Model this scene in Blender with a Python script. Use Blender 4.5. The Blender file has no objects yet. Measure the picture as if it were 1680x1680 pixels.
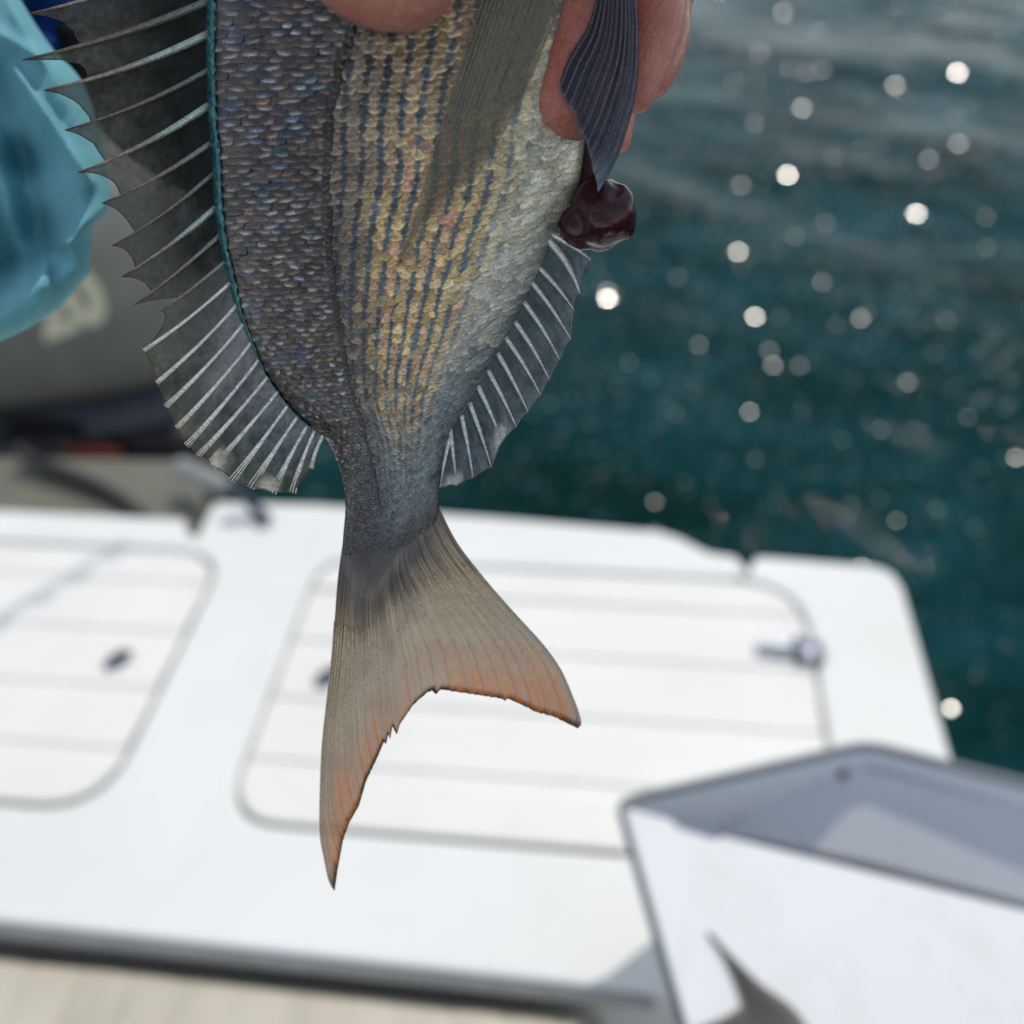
import bpy, bmesh, math, random
import numpy as np
from mathutils import Vector, Matrix, noise as mnoise
random.seed(7); rng = np.random.default_rng(7)
R = math.radians
scene = bpy.context.scene
C = scene.collection

# ---------------------------------------------------------------- camera
FPX, CPX, CAMH = 1550.0, 840.0, 1.0            # focal length and centre in pixels of a 1680 px frame
def ray(px, py): return np.array([(px - CPX) / FPX, (py - CPX) / FPX, 1.0])
AY = ray(1070, -533); AY /= np.linalg.norm(AY)          # vanishing point of the boat's long axis
AX = -ray(-12500, 150); AX -= AX.dot(AY) * AY; AX /= np.linalg.norm(AX)
AZ = np.cross(AX, AY)
M = np.array([AX, AY, AZ])                              # world = M @ camera (x right, y down, z forward)
CAM = np.array([0.0, 0.0, CAMH])
def G(px, py, z=0.0):                                   # the point of the level plane z seen at a pixel
    d = M @ ray(px, py); return CAM + (z - CAMH) / d[2] * d
def D(px, py, dist):                                    # the point at a depth seen at a pixel
    return CAM + dist * (M @ ray(px, py))
cam = bpy.data.cameras.new('camera'); camo = bpy.data.objects.new('camera', cam); C.objects.link(camo)
right, down, fwd = M[:, 0], M[:, 1], M[:, 2]
camo.matrix_world = Matrix([[right[i], -down[i], -fwd[i], CAM[i]] for i in range(3)] + [[0, 0, 0, 1]])
cam.sensor_width = 36; cam.sensor_fit = 'HORIZONTAL'; cam.lens = FPX / 1680 * 36
cam.clip_start = 0.01; cam.clip_end = 3000
cam.dof.use_dof = True; cam.dof.focus_distance = 0.292; cam.dof.aperture_fstop = 4.6
scene.camera = camo
# ---------------------------------------------------------------- sky, sun, exposure
SUN_EL, SUN_AZ = R(53), R(13.5)
SUND = Vector((math.sin(SUN_AZ) * math.cos(SUN_EL), math.cos(SUN_AZ) * math.cos(SUN_EL), math.sin(SUN_EL)))
w = bpy.data.worlds.new('World'); scene.world = w; w.use_nodes = True
nt = w.node_tree; bg = nt.nodes['Background']
sky = nt.nodes.new('ShaderNodeTexSky'); sky.sky_type = 'NISHITA'; sky.sun_disc = False
sky.sun_elevation = SUN_EL; sky.sun_rotation = SUN_AZ; sky.air_density = 1.0; sky.dust_density = 0.0
hs = nt.nodes.new('ShaderNodeHueSaturation'); hs.inputs['Saturation'].default_value = .46
nt.links.new(sky.outputs[0], hs.inputs['Color']); nt.links.new(hs.outputs[0], bg.inputs[0]); bg.inputs[1].default_value = 0.15
sl = bpy.data.lights.new('sun', 'SUN'); sl.energy = 2.05; sl.angle = R(0.53); sl.color = (1, .94, .84)
so = bpy.data.objects.new('sun', sl); C.objects.link(so); so.rotation_mode = 'QUATERNION'
so.rotation_quaternion = SUND.to_track_quat('Z', 'Y'); so.location = (0, 0, 8)
scene.view_settings.view_transform = 'Standard'; scene.view_settings.look = 'None'
scene.view_settings.gamma = 1; scene.view_settings.use_curve_mapping = False
scene.view_settings.exposure = 0.2
scene.render.engine = 'CYCLES'
scene.cycles.use_denoising = True
scene.cycles.max_bounces = 10; scene.cycles.transparent_max_bounces = 16
scene.cycles.sample_clamp_indirect = 6

# ---------------------------------------------------------------- materials
class NT:
    def __init__(s, name):
        s.m = bpy.data.materials.new(name); s.m.use_nodes = True; s.t = s.m.node_tree
        s.p = s.t.nodes['Principled BSDF']; s.out = s.t.nodes['Material Output']
    def n(s, typ, **kw):
        nd = s.t.nodes.new(typ)
        for k, v in kw.items():
            if k[0] == 'i' and k[1:].isdigit(): s.put(nd.inputs[int(k[1:])], v)
            elif k.startswith('in_'): s.put(nd.inputs[k[3:].replace('_', ' ')], v)
            else: setattr(nd, k, v)
        return nd
    def put(s, sock, v):
        if isinstance(v, bpy.types.NodeSocket): s.t.links.new(v, sock)
        elif isinstance(v, bpy.types.Node): s.t.links.new(v.outputs[0], sock)
        else: sock.default_value = v
    def set(s, **kw):
        for k, v in kw.items(): s.put(s.p.inputs[k.replace('_', ' ')], v)
    def coord(s, kind='Object', scale=(1, 1, 1)):
        tc = s.n('ShaderNodeTexCoord'); mp = s.n('ShaderNodeMapping'); s.put(mp.inputs[0], tc.outputs[kind])
        mp.inputs['Scale'].default_value = scale; return mp
    def noise(s, scale, vec=None, detail=4, rough=.6):
        nd = s.n('ShaderNodeTexNoise'); nd.inputs['Scale'].default_value = scale
        nd.inputs['Detail'].default_value = detail; nd.inputs['Roughness'].default_value = rough
        if vec is not None: s.put(nd.inputs['Vector'], vec)
        return nd
    def ramp(s, fac, stops):
        nd = s.n('ShaderNodeValToRGB'); s.put(nd.inputs[0], fac); e = nd.color_ramp.elements
        while len(e) < len(stops): e.new(.5)
        for k, (p, c) in enumerate(stops):
            e[k].position = p; e[k].color = (c, c, c, 1) if not hasattr(c, '__len__') else (*c, 1)
        return nd
    def mix(s, a, b, fac, blend='MIX'):
        nd = s.n('ShaderNodeMix', data_type='RGBA', blend_type=blend)
        s.put(nd.inputs[0], fac)
        for k, v in ((6, a), (7, b)):
            s.put(nd.inputs[k], (*v, 1) if isinstance(v, tuple) and len(v) == 3 else v)
        return nd.outputs[2]
    def math(s, op, a, b=0.0):
        nd = s.n('ShaderNodeMath', operation=op); s.put(nd.inputs[0], a); s.put(nd.inputs[1], b); return nd
    def bump(s, h, strength=.3, dist=.001):
        nd = s.n('ShaderNodeBump'); nd.inputs['Strength'].default_value = strength
        nd.inputs['Distance'].default_value = dist; s.put(nd.inputs['Height'], h); return nd

def simple(name, col, rough=.5, metal=0.0, nscale=30, namt=.12, bump=0.0, bdist=.001, coat=0.0, spec=.5):
    m = NT(name); no = m.noise(nscale, m.coord())
    lo = tuple(c * (1 - namt) for c in col); hi = tuple(min(1, c * (1 + namt)) for c in col)
    r = m.ramp(no, [(.3, lo), (.7, hi)])
    m.set(Base_Color=r, Roughness=rough, Metallic=metal, Coat_Weight=coat)
    m.p.inputs['Specular IOR Level'].default_value = spec
    if bump: m.set(Normal=m.bump(no, bump, bdist))
    return m.m

def gelcoat(name, col, pit=.35, stain=.05):
    m = NT(name); co = m.coord()
    a = m.noise(3.5, co, 6); b = m.noise(900, co, 2); s_ = m.noise(26, co, 5, .7)
    dirty = tuple(c * k for c, k in zip(col, (.93, .93, .91)))
    r = m.mix(col, dirty, m.ramp(a, [(.42, 0), (.72, 1)]))
    spots = m.ramp(s_, [(.66, 0), (.74, 1)])
    r = m.mix(r, (.45, .43, .38), m.math('MULTIPLY', spots, stain * 4))
    m.set(Base_Color=r, Roughness=.6, Normal=m.bump(b, pit, .0006)); m.p.inputs['Specular IOR Level'].default_value = .25
    return m.m

MAT = {}
MAT['deck'] = gelcoat('white_gelcoat', (.84, .83, .79), .35, .10)
MAT['aisle'] = gelcoat('smooth_gelcoat', (.82, .82, .80), .08, .03)
MAT['gutter'] = gelcoat('gutter_gelcoat', (.50, .50, .46), .1, .1)
MAT['floor'] = gelcoat('floor_gelcoat', (.45, .44, .40), .2)
MAT['tub'] = simple('white_plastic', (.68, .71, .75), .55, nscale=14, namt=.03, bump=.1, spec=.25)
def mat_board():
    m = NT('used_board'); co = m.coord(); st = m.noise(11, m.coord('Object', (1, .5, 1)), 6, .7); sp = m.noise(70, co, 3)
    r = m.mix((.725, .74, .75), (.58, .55, .48), m.math('MULTIPLY', m.ramp(st, [(.50, 0), (.72, 1)]), .6))
    r = m.mix(r, (.34, .27, .22), m.math('MULTIPLY', m.ramp(sp, [(.70, 0), (.76, 1)]), .6))
    m.set(Base_Color=r, Roughness=.5, Normal=m.bump(m.noise(500, co, 3), .2, .0005)); m.p.inputs['Specular IOR Level'].default_value = .25; return m.m
MAT['board'] = mat_board()
MAT['rim'] = simple('grey_rubber_rim', (.16, .18, .20), .5, nscale=60)
MAT['screw'] = simple('dull_screw', (.12, .11, .11), .4, .7)
MAT['steel'] = simple('stainless_steel', (.22, .23, .26), .5, .8, nscale=80)
MAT['hinge_steel'] = simple('brushed_steel', (.50, .53, .58), .5, .7, nscale=80)
MAT['latch'] = simple('dark_latch_metal', (.10, .11, .15), .35, .6)
MAT['cowl'] = simple('olive_grey_cowling', (.27, .27, .235), .6, nscale=5, namt=.2)
MAT['cowl2'] = simple('slate_cowling', (.07, .073, .09), .42, nscale=9, namt=.2)
MAT['black'] = simple('black_rubber', (.008, .008, .010), .5, nscale=40, bump=.2)
MAT['decal'] = simple('cream_decal', (.62, .60, .42), .5, nscale=50, namt=.05)
MAT['red'] = simple('red_strip', (.36, .06, .035), .5)
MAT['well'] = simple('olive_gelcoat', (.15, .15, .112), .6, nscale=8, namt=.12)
MAT['greyplastic'] = simple('grey_plastic', (.28, .29, .28), .5)
MAT['navy'] = simple('navy_cord', (.03, .04, .065), .6, nscale=200, bump=.4)
MAT['rod'] = simple('rod_blank', (.03, .03, .035), .3)

def mat_vinyl():
    m = NT('cream_vinyl'); co = m.coord(); a = m.noise(7, co, 5); b = m.noise(420, co, 3)
    s_ = m.noise(16, m.coord(scale=(1, .25, 1)), 4)
    r = m.ramp(a, [(.3, (.50, .46, .37)), (.7, (.60, .56, .47))])
    r = m.mix(r, (.40, .38, .33), m.ramp(s_, [(.55, 0), (.75, .5)]))
    m.set(Base_Color=r, Roughness=.55, Normal=m.bump(b, .3, .0006)); return m.m
MAT['vinyl'] = mat_vinyl()

def mat_water():
    m = NT('sea_water'); geo = m.n('ShaderNodeNewGeometry'); co = m.coord('Object')
    big = m.noise(1.3, co, 4); mid = m.noise(9, m.coord('Object', (1, .7, 1)), 5, .65)
    b = m.bump(m.math('ADD', mid, m.math('MULTIPLY', m.noise(34, co, 3), .3)), .38, .016)
    vo = m.n('ShaderNodeTexVoronoi', feature='F1'); vo.inputs['Scale'].default_value = 36
    m.put(vo.inputs['Vector'], co)
    sepc = m.n('ShaderNodeSeparateColor'); m.put(sepc.inputs[0], vo.outputs['Color'])
    tilt = m.n('ShaderNodeVectorMath', operation='SUBTRACT'); m.put(tilt.inputs[0], vo.outputs['Color']); tilt.inputs[1].default_value = (.5, .5, .5)
    sc = m.n('ShaderNodeVectorMath', operation='MULTIPLY'); m.put(sc.inputs[0], tilt); sc.inputs[1].default_value = (.30, .70, 0)
    up = m.n('ShaderNodeVectorMath', operation='ADD'); m.put(up.inputs[0], sc); m.put(up.inputs[1], geo.outputs['Normal'])
    nrm = m.n('ShaderNodeVectorMath', operation='NORMALIZE'); m.put(nrm.inputs[0], up)
    patch = m.noise(1.15, m.coord('Object', (1, 1.3, 1)), 4, .65)
    mask = m.math('MULTIPLY', m.math('LESS_THAN', vo.outputs['Distance'], m.math('ADD', m.math('MULTIPLY', sepc.outputs[2], .28), .16)), m.math('GREATER_THAN', patch, .27))
    mixn = m.n('ShaderNodeMix', data_type='VECTOR'); m.put(mixn.inputs[0], mask)
    m.put(mixn.inputs[4], b); m.put(mixn.inputs[5], nrm)
    big = m.noise(1, m.coord('Object', (1.6, 3.0, 1)), 6, .68)
    col = m.ramp(big, [(.34, (.0015, .018, .017)), (.52, (.0035, .034, .037)), (.70, (.010, .062, .072))])
    m.set(Base_Color=col, Roughness=m.math('ADD', m.math('MULTIPLY', mask, .074), .040), Normal=mixn.outputs[1],
          IOR=m.math('ADD', m.math('MULTIPLY', mask, .19), 1.09)); return m.m
MAT['water'] = mat_water()

def mat_scale(name='scale_skin', strands=True):
    m = NT(name); at = m.n('ShaderNodeAttribute', attribute_name='col'); co = m.coord()
    n2 = m.noise(900, co, 3)
    def hatch(ang, k):
        mp = m.coord('Object', (1, 6, 1)); mp.vector_type = 'TEXTURE'; mp.inputs['Rotation'].default_value = (0, 0, ang); return m.noise(k, mp, 3, .7)
    n1 = m.math('ADD', m.math('MULTIPLY', hatch(1.05, 1700), .5), m.math('MULTIPLY', hatch(-.95, 1500), .5))
    f = m.ramp(n1, [(.36, .38), (.62, 1.55)])
    c = m.mix(at.outputs['Color'], f, .75, 'MULTIPLY')
    f2 = m.ramp(n2, [(.3, (.80, .84, .92)), (.7, (1.18, 1.08, .94))])
    c = m.mix(c, f2, .8, 'MULTIPLY')
    m.set(Base_Color=c, Roughness=m.ramp(n2, [(.3, .18), (.7, .38)]), Metallic=.42, Coat_Weight=.38, Coat_Roughness=.09,
          Normal=m.bump(n1, .8, .0004))
    return m.m
MAT['scale'] = mat_scale()

def mat_skin():
    m = NT('skin'); co = m.coord(); a = m.noise(60, co, 4)
    wv = m.n('ShaderNodeTexWave', wave_type='RINGS', rings_direction='Z'); m.put(wv.inputs['Vector'], m.coord('Object'))
    wv.inputs['Scale'].default_value = 520; wv.inputs['Distortion'].default_value = 9; wv.inputs['Detail'].default_value = 1.5
    wv.inputs['Detail Scale'].default_value = .12
    fine = m.noise(1500, co, 3)
    cr = m.n('ShaderNodeTexVoronoi', feature='DISTANCE_TO_EDGE'); cr.inputs['Scale'].default_value = 420; m.put(cr.inputs['Vector'], m.coord('Object', (1, .55, 1)))
    h = m.math('ADD', m.math('MULTIPLY', wv, .45), m.math('ADD', m.math('MULTIPLY', fine, .35), m.math('MULTIPLY', m.ramp(cr, [(0, 0), (.12, 1)]), .5)))
    a = m.math('ADD', m.math('MULTIPLY', a, .6), m.math('MULTIPLY', m.noise(260, co, 5, .7), .4))
    r = m.ramp(a, [(.36, (.50, .155, .115)), (.62, (.76, .30, .225))])
    m.set(Base_Color=r, Roughness=.34, Coat_Weight=.2, Normal=m.bump(h, .9, .0005), Subsurface_Weight=.2, Subsurface_Scale=.004)
    m.p.inputs['Subsurface Radius'].default_value = (1, .35, .2)
    return m.m
MAT['skin'] = mat_skin()

def mat_cloth(name, lo, hi):
    m = NT(name); co = m.coord('UV', (1, 1, 1)); a = m.noise(9, co, 4)
    wv = m.n('ShaderNodeTexWave', wave_type='BANDS', bands_direction='Y'); m.put(wv.inputs['Vector'], co)
    wv.inputs['Scale'].default_value = 55; wv.inputs['Distortion'].default_value = 1.5; wv.inputs['Detail'].default_value = 3
    r = m.ramp(a, [(.3, lo), (.7, hi)])
    m.set(Base_Color=r, Roughness=.8, Normal=m.bump(wv, .7, .0012))
    m.p.inputs['Specular IOR Level'].default_value = .1
    return m.m
MAT['teal'] = mat_cloth('teal_knit', (.20, .54, .62), (.28, .64, .72))
MAT['blue'] = mat_cloth('royal_blue_cloth', (.008, .045, .20), (.012, .065, .26))
MAT['blackcloth'] = mat_cloth('black_cloth', (.004, .005, .010), (.008, .009, .014))

def root_node(m):                                       # thick flesh at the fin's root lets no light through
    sx = m.n('ShaderNodeSeparateXYZ'); m.put(sx.inputs[0], m.coord('UV')); return m.ramp(sx.outputs[1], [(.06, 0), (.42, 1)])
def mat_fin(name, alpha, streak=(220, 3), tint=1.0, trans=.45, rough=.4, mottle=.25, contrast=(.62, 1.3), rooted=False):
    """thin membrane: colour from 'col' (alpha of col scales opacity), streaks along UV.y"""
    m = NT(name); at = m.n('ShaderNodeAttribute', attribute_name='col')
    n1 = m.noise(1, m.coord('UV', (streak[0], streak[1], 1)), 3, .65)
    n2 = m.noise(500, m.coord(), 4)
    c = m.mix(at.outputs['Color'], m.ramp(n1, [(.34, contrast[0]), (.64, contrast[1])]), .85, 'MULTIPLY')
    c = m.mix(c, m.ramp(n2, [(.3, 1 - mottle), (.7, 1 + mottle)]), 1.0, 'MULTIPLY')
    m.set(Base_Color=c, Roughness=rough, Normal=m.bump(n1, .3, .0003)); m.p.inputs['Specular IOR Level'].default_value = .18
    tr = m.n('ShaderNodeBsdfTranslucent'); m.put(tr.inputs[0], c)
    mx = m.n('ShaderNodeMixShader'); m.put(mx.inputs[0], m.math('MULTIPLY', root_node(m), trans) if rooted else trans)
    m.put(mx.inputs[1], m.p.outputs[0]); m.put(mx.inputs[2], tr)
    tp = m.n('ShaderNodeBsdfTransparent')
    mo = m.n('ShaderNodeMixShader')
    al = m.math('MULTIPLY', at.outputs['Alpha'], m.ramp(n1, [(.3, min(1, alpha * .8)), (.7, min(1, alpha * 1.2))]))
    al.use_clamp = True
    m.put(mo.inputs[0], al); m.put(mo.inputs[1], tp.outputs[0]); m.put(mo.inputs[2], mx)
    m.t.links.new(mo.outputs[0], m.out.inputs[0])
    return m.m
MAT['dorsal_skin'] = mat_fin('dorsal_membrane', .93, (24, 5), trans=.45, rough=.6, mottle=.3)
MAT['anal_skin'] = mat_fin('anal_membrane', .88, (30, 3), trans=.35, rough=.6)
MAT['tail_skin'] = mat_fin('tail_membrane', .95, (150, 1.6), trans=.5, rough=.6, mottle=.12, contrast=(.30, 1.5), rooted=True)
MAT['pect_skin'] = mat_fin('pectoral_membrane', .9, (95, 1.6), trans=.15)
MAT['pelvic_skin'] = mat_fin('pelvic_membrane', 1.0, (60, 2), trans=.25)
MAT['ray'] = mat_scale('ray_bone')
def mat_gut():
    m = NT('wet_maroon_flesh'); n1 = m.noise(160, m.coord(), 5)
    m.set(Base_Color=m.ramp(n1, [(.3, (.012, .002, .004)), (.7, (.060, .007, .012))]), Roughness=.14, Coat_Weight=.15, Specular_IOR_Level=.3,
          Normal=m.bump(n1, .35, .002)); return m.m
MAT['gut'] = mat_gut()
MAT['gutwhite'] = simple('pale_wet_tissue', (.55, .48, .44), .15, nscale=200, coat=.6)

# ---------------------------------------------------------------- helpers
def tag(o, label=None, cat=None, group=None, kind=None):
    if label: o['label'] = label
    if cat: o['category'] = cat
    if group: o['group'] = group
    if kind: o['kind'] = kind
    return o
def empty(name, matrix=None, loc=None):
    o = bpy.data.objects.new(name, None); C.objects.link(o); o.empty_display_size = .05
    if matrix is not None: o.matrix_world = matrix
    if loc is not None: o.location = loc
    return o
def mesh(name, verts, faces, mat, parent=None, cols=None, uvs=None, loc=None, smooth=True):
    me = bpy.data.meshes.new(name); v = np.asarray(verts, float)
    if loc is not None: v = v - np.asarray(loc)
    me.from_pydata(v.tolist(), [], faces)
    if cols is not None:
        a = me.color_attributes.new('col', 'FLOAT_COLOR', 'POINT'); cc = np.ones((len(v), 4)); c_ = np.asarray(cols, float)
        cc[:, :c_.shape[1]] = c_; a.data.foreach_set('color', cc.ravel())
    if uvs is not None:
        ul = me.uv_layers.new(name='UVMap'); idx = np.zeros(len(me.loops), int); me.loops.foreach_get('vertex_index', idx)
        ul.data.foreach_set('uv', np.asarray(uvs, float)[idx].ravel())
    me.polygons.foreach_set('use_smooth', [smooth] * len(me.polygons)); me.update()
    me.materials.append(mat if not isinstance(mat, str) else MAT[mat])
    o = bpy.data.objects.new(name, me); C.objects.link(o)
    if parent: o.parent = parent
    if loc is not None: o.location = loc
    return o
def gridfaces(nu, nv, off=0, wrap=False):
    f = []
    for i in range(nu - 1):
        for j in range(nv if wrap else nv - 1):
            k = (j + 1) % nv
            f.append((off + i * nv + j, off + i * nv + k, off + (i + 1) * nv + k, off + (i + 1) * nv + j))
    return f
def catmull(pts, n=12):
    p = np.asarray(pts, float)
    if len(p) < 3: return p
    q = np.vstack([2 * p[0] - p[1], p, 2 * p[-1] - p[-2]]); out = []
    for i in range(1, len(q) - 2):
        for t in np.linspace(0, 1, n, endpoint=False):
            a, b, c, d = q[i - 1], q[i], q[i + 1], q[i + 2]
            out.append(.5 * (2 * b + (c - a) * t + (2 * a - 5 * b + 4 * c - d) * t * t + (3 * b - a - 3 * c + d) * t ** 3))
    out.append(p[-1]); return np.array(out)
class Curve:                                            # arc-length sampled polyline
    def __init__(s, pts, smooth=True):
        s.p = catmull(pts) if smooth else np.asarray(pts, float)
        d = np.r_[0, np.cumsum(np.linalg.norm(np.diff(s.p, axis=0), axis=1))]; s.t = d / d[-1]
    def __call__(s, t):
        t = np.asarray(t); return np.stack([np.interp(t, s.t, s.p[:, k]) for k in range(s.p.shape[1])], -1)
def coons(top, bot, lef, rig, ns, nq):                   # s runs top to bottom, q left to right
    S, Q = np.meshgrid(np.linspace(0, 1, ns), np.linspace(0, 1, nq), indexing='ij')
    s, q = S[..., None], Q[..., None]
    P = (1 - s) * top(Q) + s * bot(Q) + (1 - q) * lef(S) + q * rig(S)
    P -= (1 - s) * ((1 - q) * top(0.) + q * top(1.)) + s * ((1 - q) * bot(0.) + q * bot(1.))
    return P, S, Q
def tube_geo(path, radii, seg=8, caps=True, off=0, flat=None):
    p = np.asarray(path, float); n = len(p); r = np.broadcast_to(radii, (n,))
    V, F = [], []
    tan = np.gradient(p, axis=0); tan /= np.linalg.norm(tan, axis=1)[:, None] + 1e-12
    ref = np.array([0, 0, 1.]) if abs(tan[0][2]) < .9 else np.array([1., 0, 0])
    for i in range(n):
        a = np.cross(tan[i], ref); a /= np.linalg.norm(a) + 1e-12; b = np.cross(tan[i], a)
        for k in range(seg):
            th = 2 * math.pi * k / seg
            V.append(p[i] + r[i] * (math.cos(th) * a + math.sin(th) * b * (flat or 1)))
    F = gridfaces(n, seg, off, True)
    if caps: F += [tuple(off + k for k in reversed(range(seg))), tuple(off + (n - 1) * seg + k for k in range(seg))]
    return V, F
def join_geo(parts):
    V, F = [], []
    for v, f in parts:
        o = len(V); V += list(v); F += [tuple(i + o for i in q) for q in f]
    return V, F
def box_geo(c, s, rot=None):
    c = np.asarray(c, float); h = np.asarray(s) / 2
    v = np.array([[x, y, z] for x in (-1, 1) for y in (-1, 1) for z in (-1, 1)]) * h
    if rot is not None: v = v @ np.asarray(rot).T
    return (v + c).tolist(), [(0, 1, 3, 2), (4, 6, 7, 5), (0, 4, 5, 1), (2, 3, 7, 6), (0, 2, 6, 4), (1, 5, 7, 3)]
def bevelmod(o, wdt, seg=3):
    b = o.modifiers.new('bevel', 'BEVEL'); b.width = wdt; b.segments = seg; b.limit_method = 'ANGLE'; return o
def round_poly(pts, rads, n=7):
    out = []; m = len(pts); P = [np.array(p[:2], float) for p in pts]
    for i in range(m):
        r = rads[i] if hasattr(rads, '__len__') else rads; a, b, c = P[i - 1], P[i], P[(i + 1) % m]
        u = a - b; v = c - b; lu, lv = np.linalg.norm(u), np.linalg.norm(v)
        if r <= 0: out.append(b); continue
        r = min(r, lu * .45, lv * .45); p0 = b + u / lu * r; p1 = b + v / lv * r
        for t in np.linspace(0, 1, n): out.append((1 - t) ** 2 * p0 + 2 * t * (1 - t) * b + t * t * p1)
    return out
def slab(name, outlines, ztop, thick, bev, mat, parent=None):  # filled 2D curve: outline with holes, rounded edges
    cu = bpy.data.curves.new(name, 'CURVE'); cu.dimensions = '2D'; cu.fill_mode = 'BOTH'
    cu.extrude = thick / 2 - bev; cu.bevel_depth = bev; cu.bevel_resolution = 3; cu.offset = -bev
    for ol in outlines:
        sp = cu.splines.new('POLY'); sp.points.add(len(ol) - 1); sp.use_cyclic_u = True
        for p, q in zip(sp.points, ol): p.co = (q[0], q[1], 0, 1)
    tmp = bpy.data.objects.new('tmp', cu); C.objects.link(tmp)
    dg = bpy.context.evaluated_depsgraph_get(); me = bpy.data.meshes.new_from_object(tmp.evaluated_get(dg))
    bpy.data.objects.remove(tmp); bpy.data.curves.remove(cu)
    bm = bmesh.new(); bm.from_mesh(me); bmesh.ops.remove_doubles(bm, verts=bm.verts, dist=1e-5)
    bmesh.ops.recalc_face_normals(bm, faces=bm.faces); bm.to_mesh(me); bm.free()
    me.name = name; me.materials.clear(); me.materials.append(MAT[mat])
    for p in me.polygons: p.use_smooth = abs(p.normal.z) < .999
    o = bpy.data.objects.new(name, me); C.objects.link(o); o.location = (0, 0, ztop - thick / 2)
    if parent: o.parent = parent
    return o
def clip(poly, axis, val, keep_less):
    out = []; n = len(poly)
    for i in range(n):
        a, b = poly[i], poly[(i + 1) % n]; ia = (a[axis] <= val) == keep_less; ib = (b[axis] <= val) == keep_less
        if ia: out.append(a)
        if ia != ib:
            t = (val - a[axis]) / (b[axis] - a[axis]); out.append(a + t * (b - a))
    return out

# ================================================================ SETTING: water
def build_water():
    nx, ny = 520, 470
    x = np.linspace(-5, 9, nx); y = np.linspace(-1.5, 14, ny); X, Y = np.meshgrid(x, y, indexing='ij'); Zw = np.zeros_like(X)
    for k in range(34):
        lam = .18 * (1.6 / .18) ** rng.random(); th = R(48) + rng.normal() * R(34); a = .0028 * lam ** 1.05
        kk = 2 * math.pi / lam; ph = rng.random() * 6.28
        s = np.sin(kk * (X * math.cos(th) + Y * math.sin(th)) + ph + .6 * np.sin(1.3 * X + k)); Zw += a * s
    Zw *= .62 + .45 * np.clip((Y - 1.8) / 2.2, 0, 1)          # calmer in the lee of the boat
    edge = np.minimum.reduce([X + 5, 9 - X, Y + 1.5, 14 - Y]); Zw *= np.clip(edge / .6, 0, 1)
    Zw += -.6
    v = np.stack([X, Y, Zw], -1).reshape(-1, 3)
    vl = v.tolist(); f = gridfaces(nx, ny)
    b = len(vl); z = -.6; o = [(-900, -900), (900, -900), (900, 900), (-900, 900)]; i_ = [(-5, -1.5), (9, -1.5), (9, 14), (-5, 14)]
    vl += [(*p, z) for p in o + i_]
    f += [(b + k, b + (k + 1) % 4, b + 4 + (k + 1) % 4, b + 4 + k) for k in range(4)]
    tag(mesh('water', vl, f, 'water'), 'dark teal rippled sea water with sun glints', kind='structure')
build_water()

# ================================================================ BOAT
boat = tag(empty('boat', loc=(0, 0, -.6)), 'white fibreglass boat stern deck with two ribbed hatches', 'boat')
class AtBoat: pass
def bslab(name, outl, ztop, thick, bev, mat, parent=boat):
    o = slab(name, outl, ztop, thick, bev, mat, parent)
    if parent is boat: o.location.z += .6
    return o
def Gp(*pts): return [G(px, py)[:2] for px, py in pts]
HY0, HY1 = .553, 1.003
LH = round_poly([(-1.42, HY0), (-.598, HY0), (-.598, HY1), (-1.42, HY1)], [.05, .085, .075, .05])
RH = round_poly([(-.448, HY0), (.277, HY0), (.277, HY1), (-.448, HY1)], [.07, .06, .1, .06])
def inset(poly, d):
    c = np.mean(poly, axis=0); s = np.ptp(np.array(poly), axis=0)
    return [c + (p - c) * (1 - 2 * d / s) for p in poly]
back = Gp((300, 850), (304, 872), (322, 878), (345, 832), (352, 822), (520, 826), (800, 846), (1080, 870), (1110, 878), (1140, 893), (1165, 905), (1203, 910), (1216, 920), (1228, 938), (1238, 915), (1246, 911), (1440, 927), (1466, 938), (1482, 962), (1560, 1235))
outline = [np.array((-1.6, 1.078))] + [np.array(p) for p in back] + [np.array((.418, .52)), np.array((.40, .43)), np.array((.36, .405)), np.array((.07, .404)), np.array((-.65, .412)), np.array((-1.6, .424))]
bslab('deck', [outline, LH, RH], 0, .027, .008, 'aisle')
bslab('hull', [inset(outline, .012)], -.0275, .80, .02, 'deck')
bslab('drain_gutter', [inset(RH, -.008)], -.0125, .012, .002, 'gutter')
bslab('drain_gutter', [inset(LH, -.008)], -.0125, .012, .002, 'gutter')
GRO = [.927, .829, .729, .633]
def make_lid(poly):
    p = inset(poly, .0055)
    lid = bslab('hatch_lid', [p], -.0032, .006, .001, 'deck')
    ys = [HY0 - .1] + sorted(GRO) + [HY1 + .1]
    for a, b in zip(ys[:-1], ys[1:]):
        q = clip(clip(p, 1, b - .010, True), 1, a + .010, False)
        if len(q) < 4: continue
        pl = slab('plank', [q], 0, .009, .0035, 'deck', lid); pl.location.z -= lid.location.z - .6
    return lid
lidL = make_lid(LH); lidR = make_lid(RH)
lidL['label'] = 'left ribbed white hatch lid crossed by a rod shadow'; lidR['label'] = 'right ribbed white hatch lid behind the fish tail'
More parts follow.
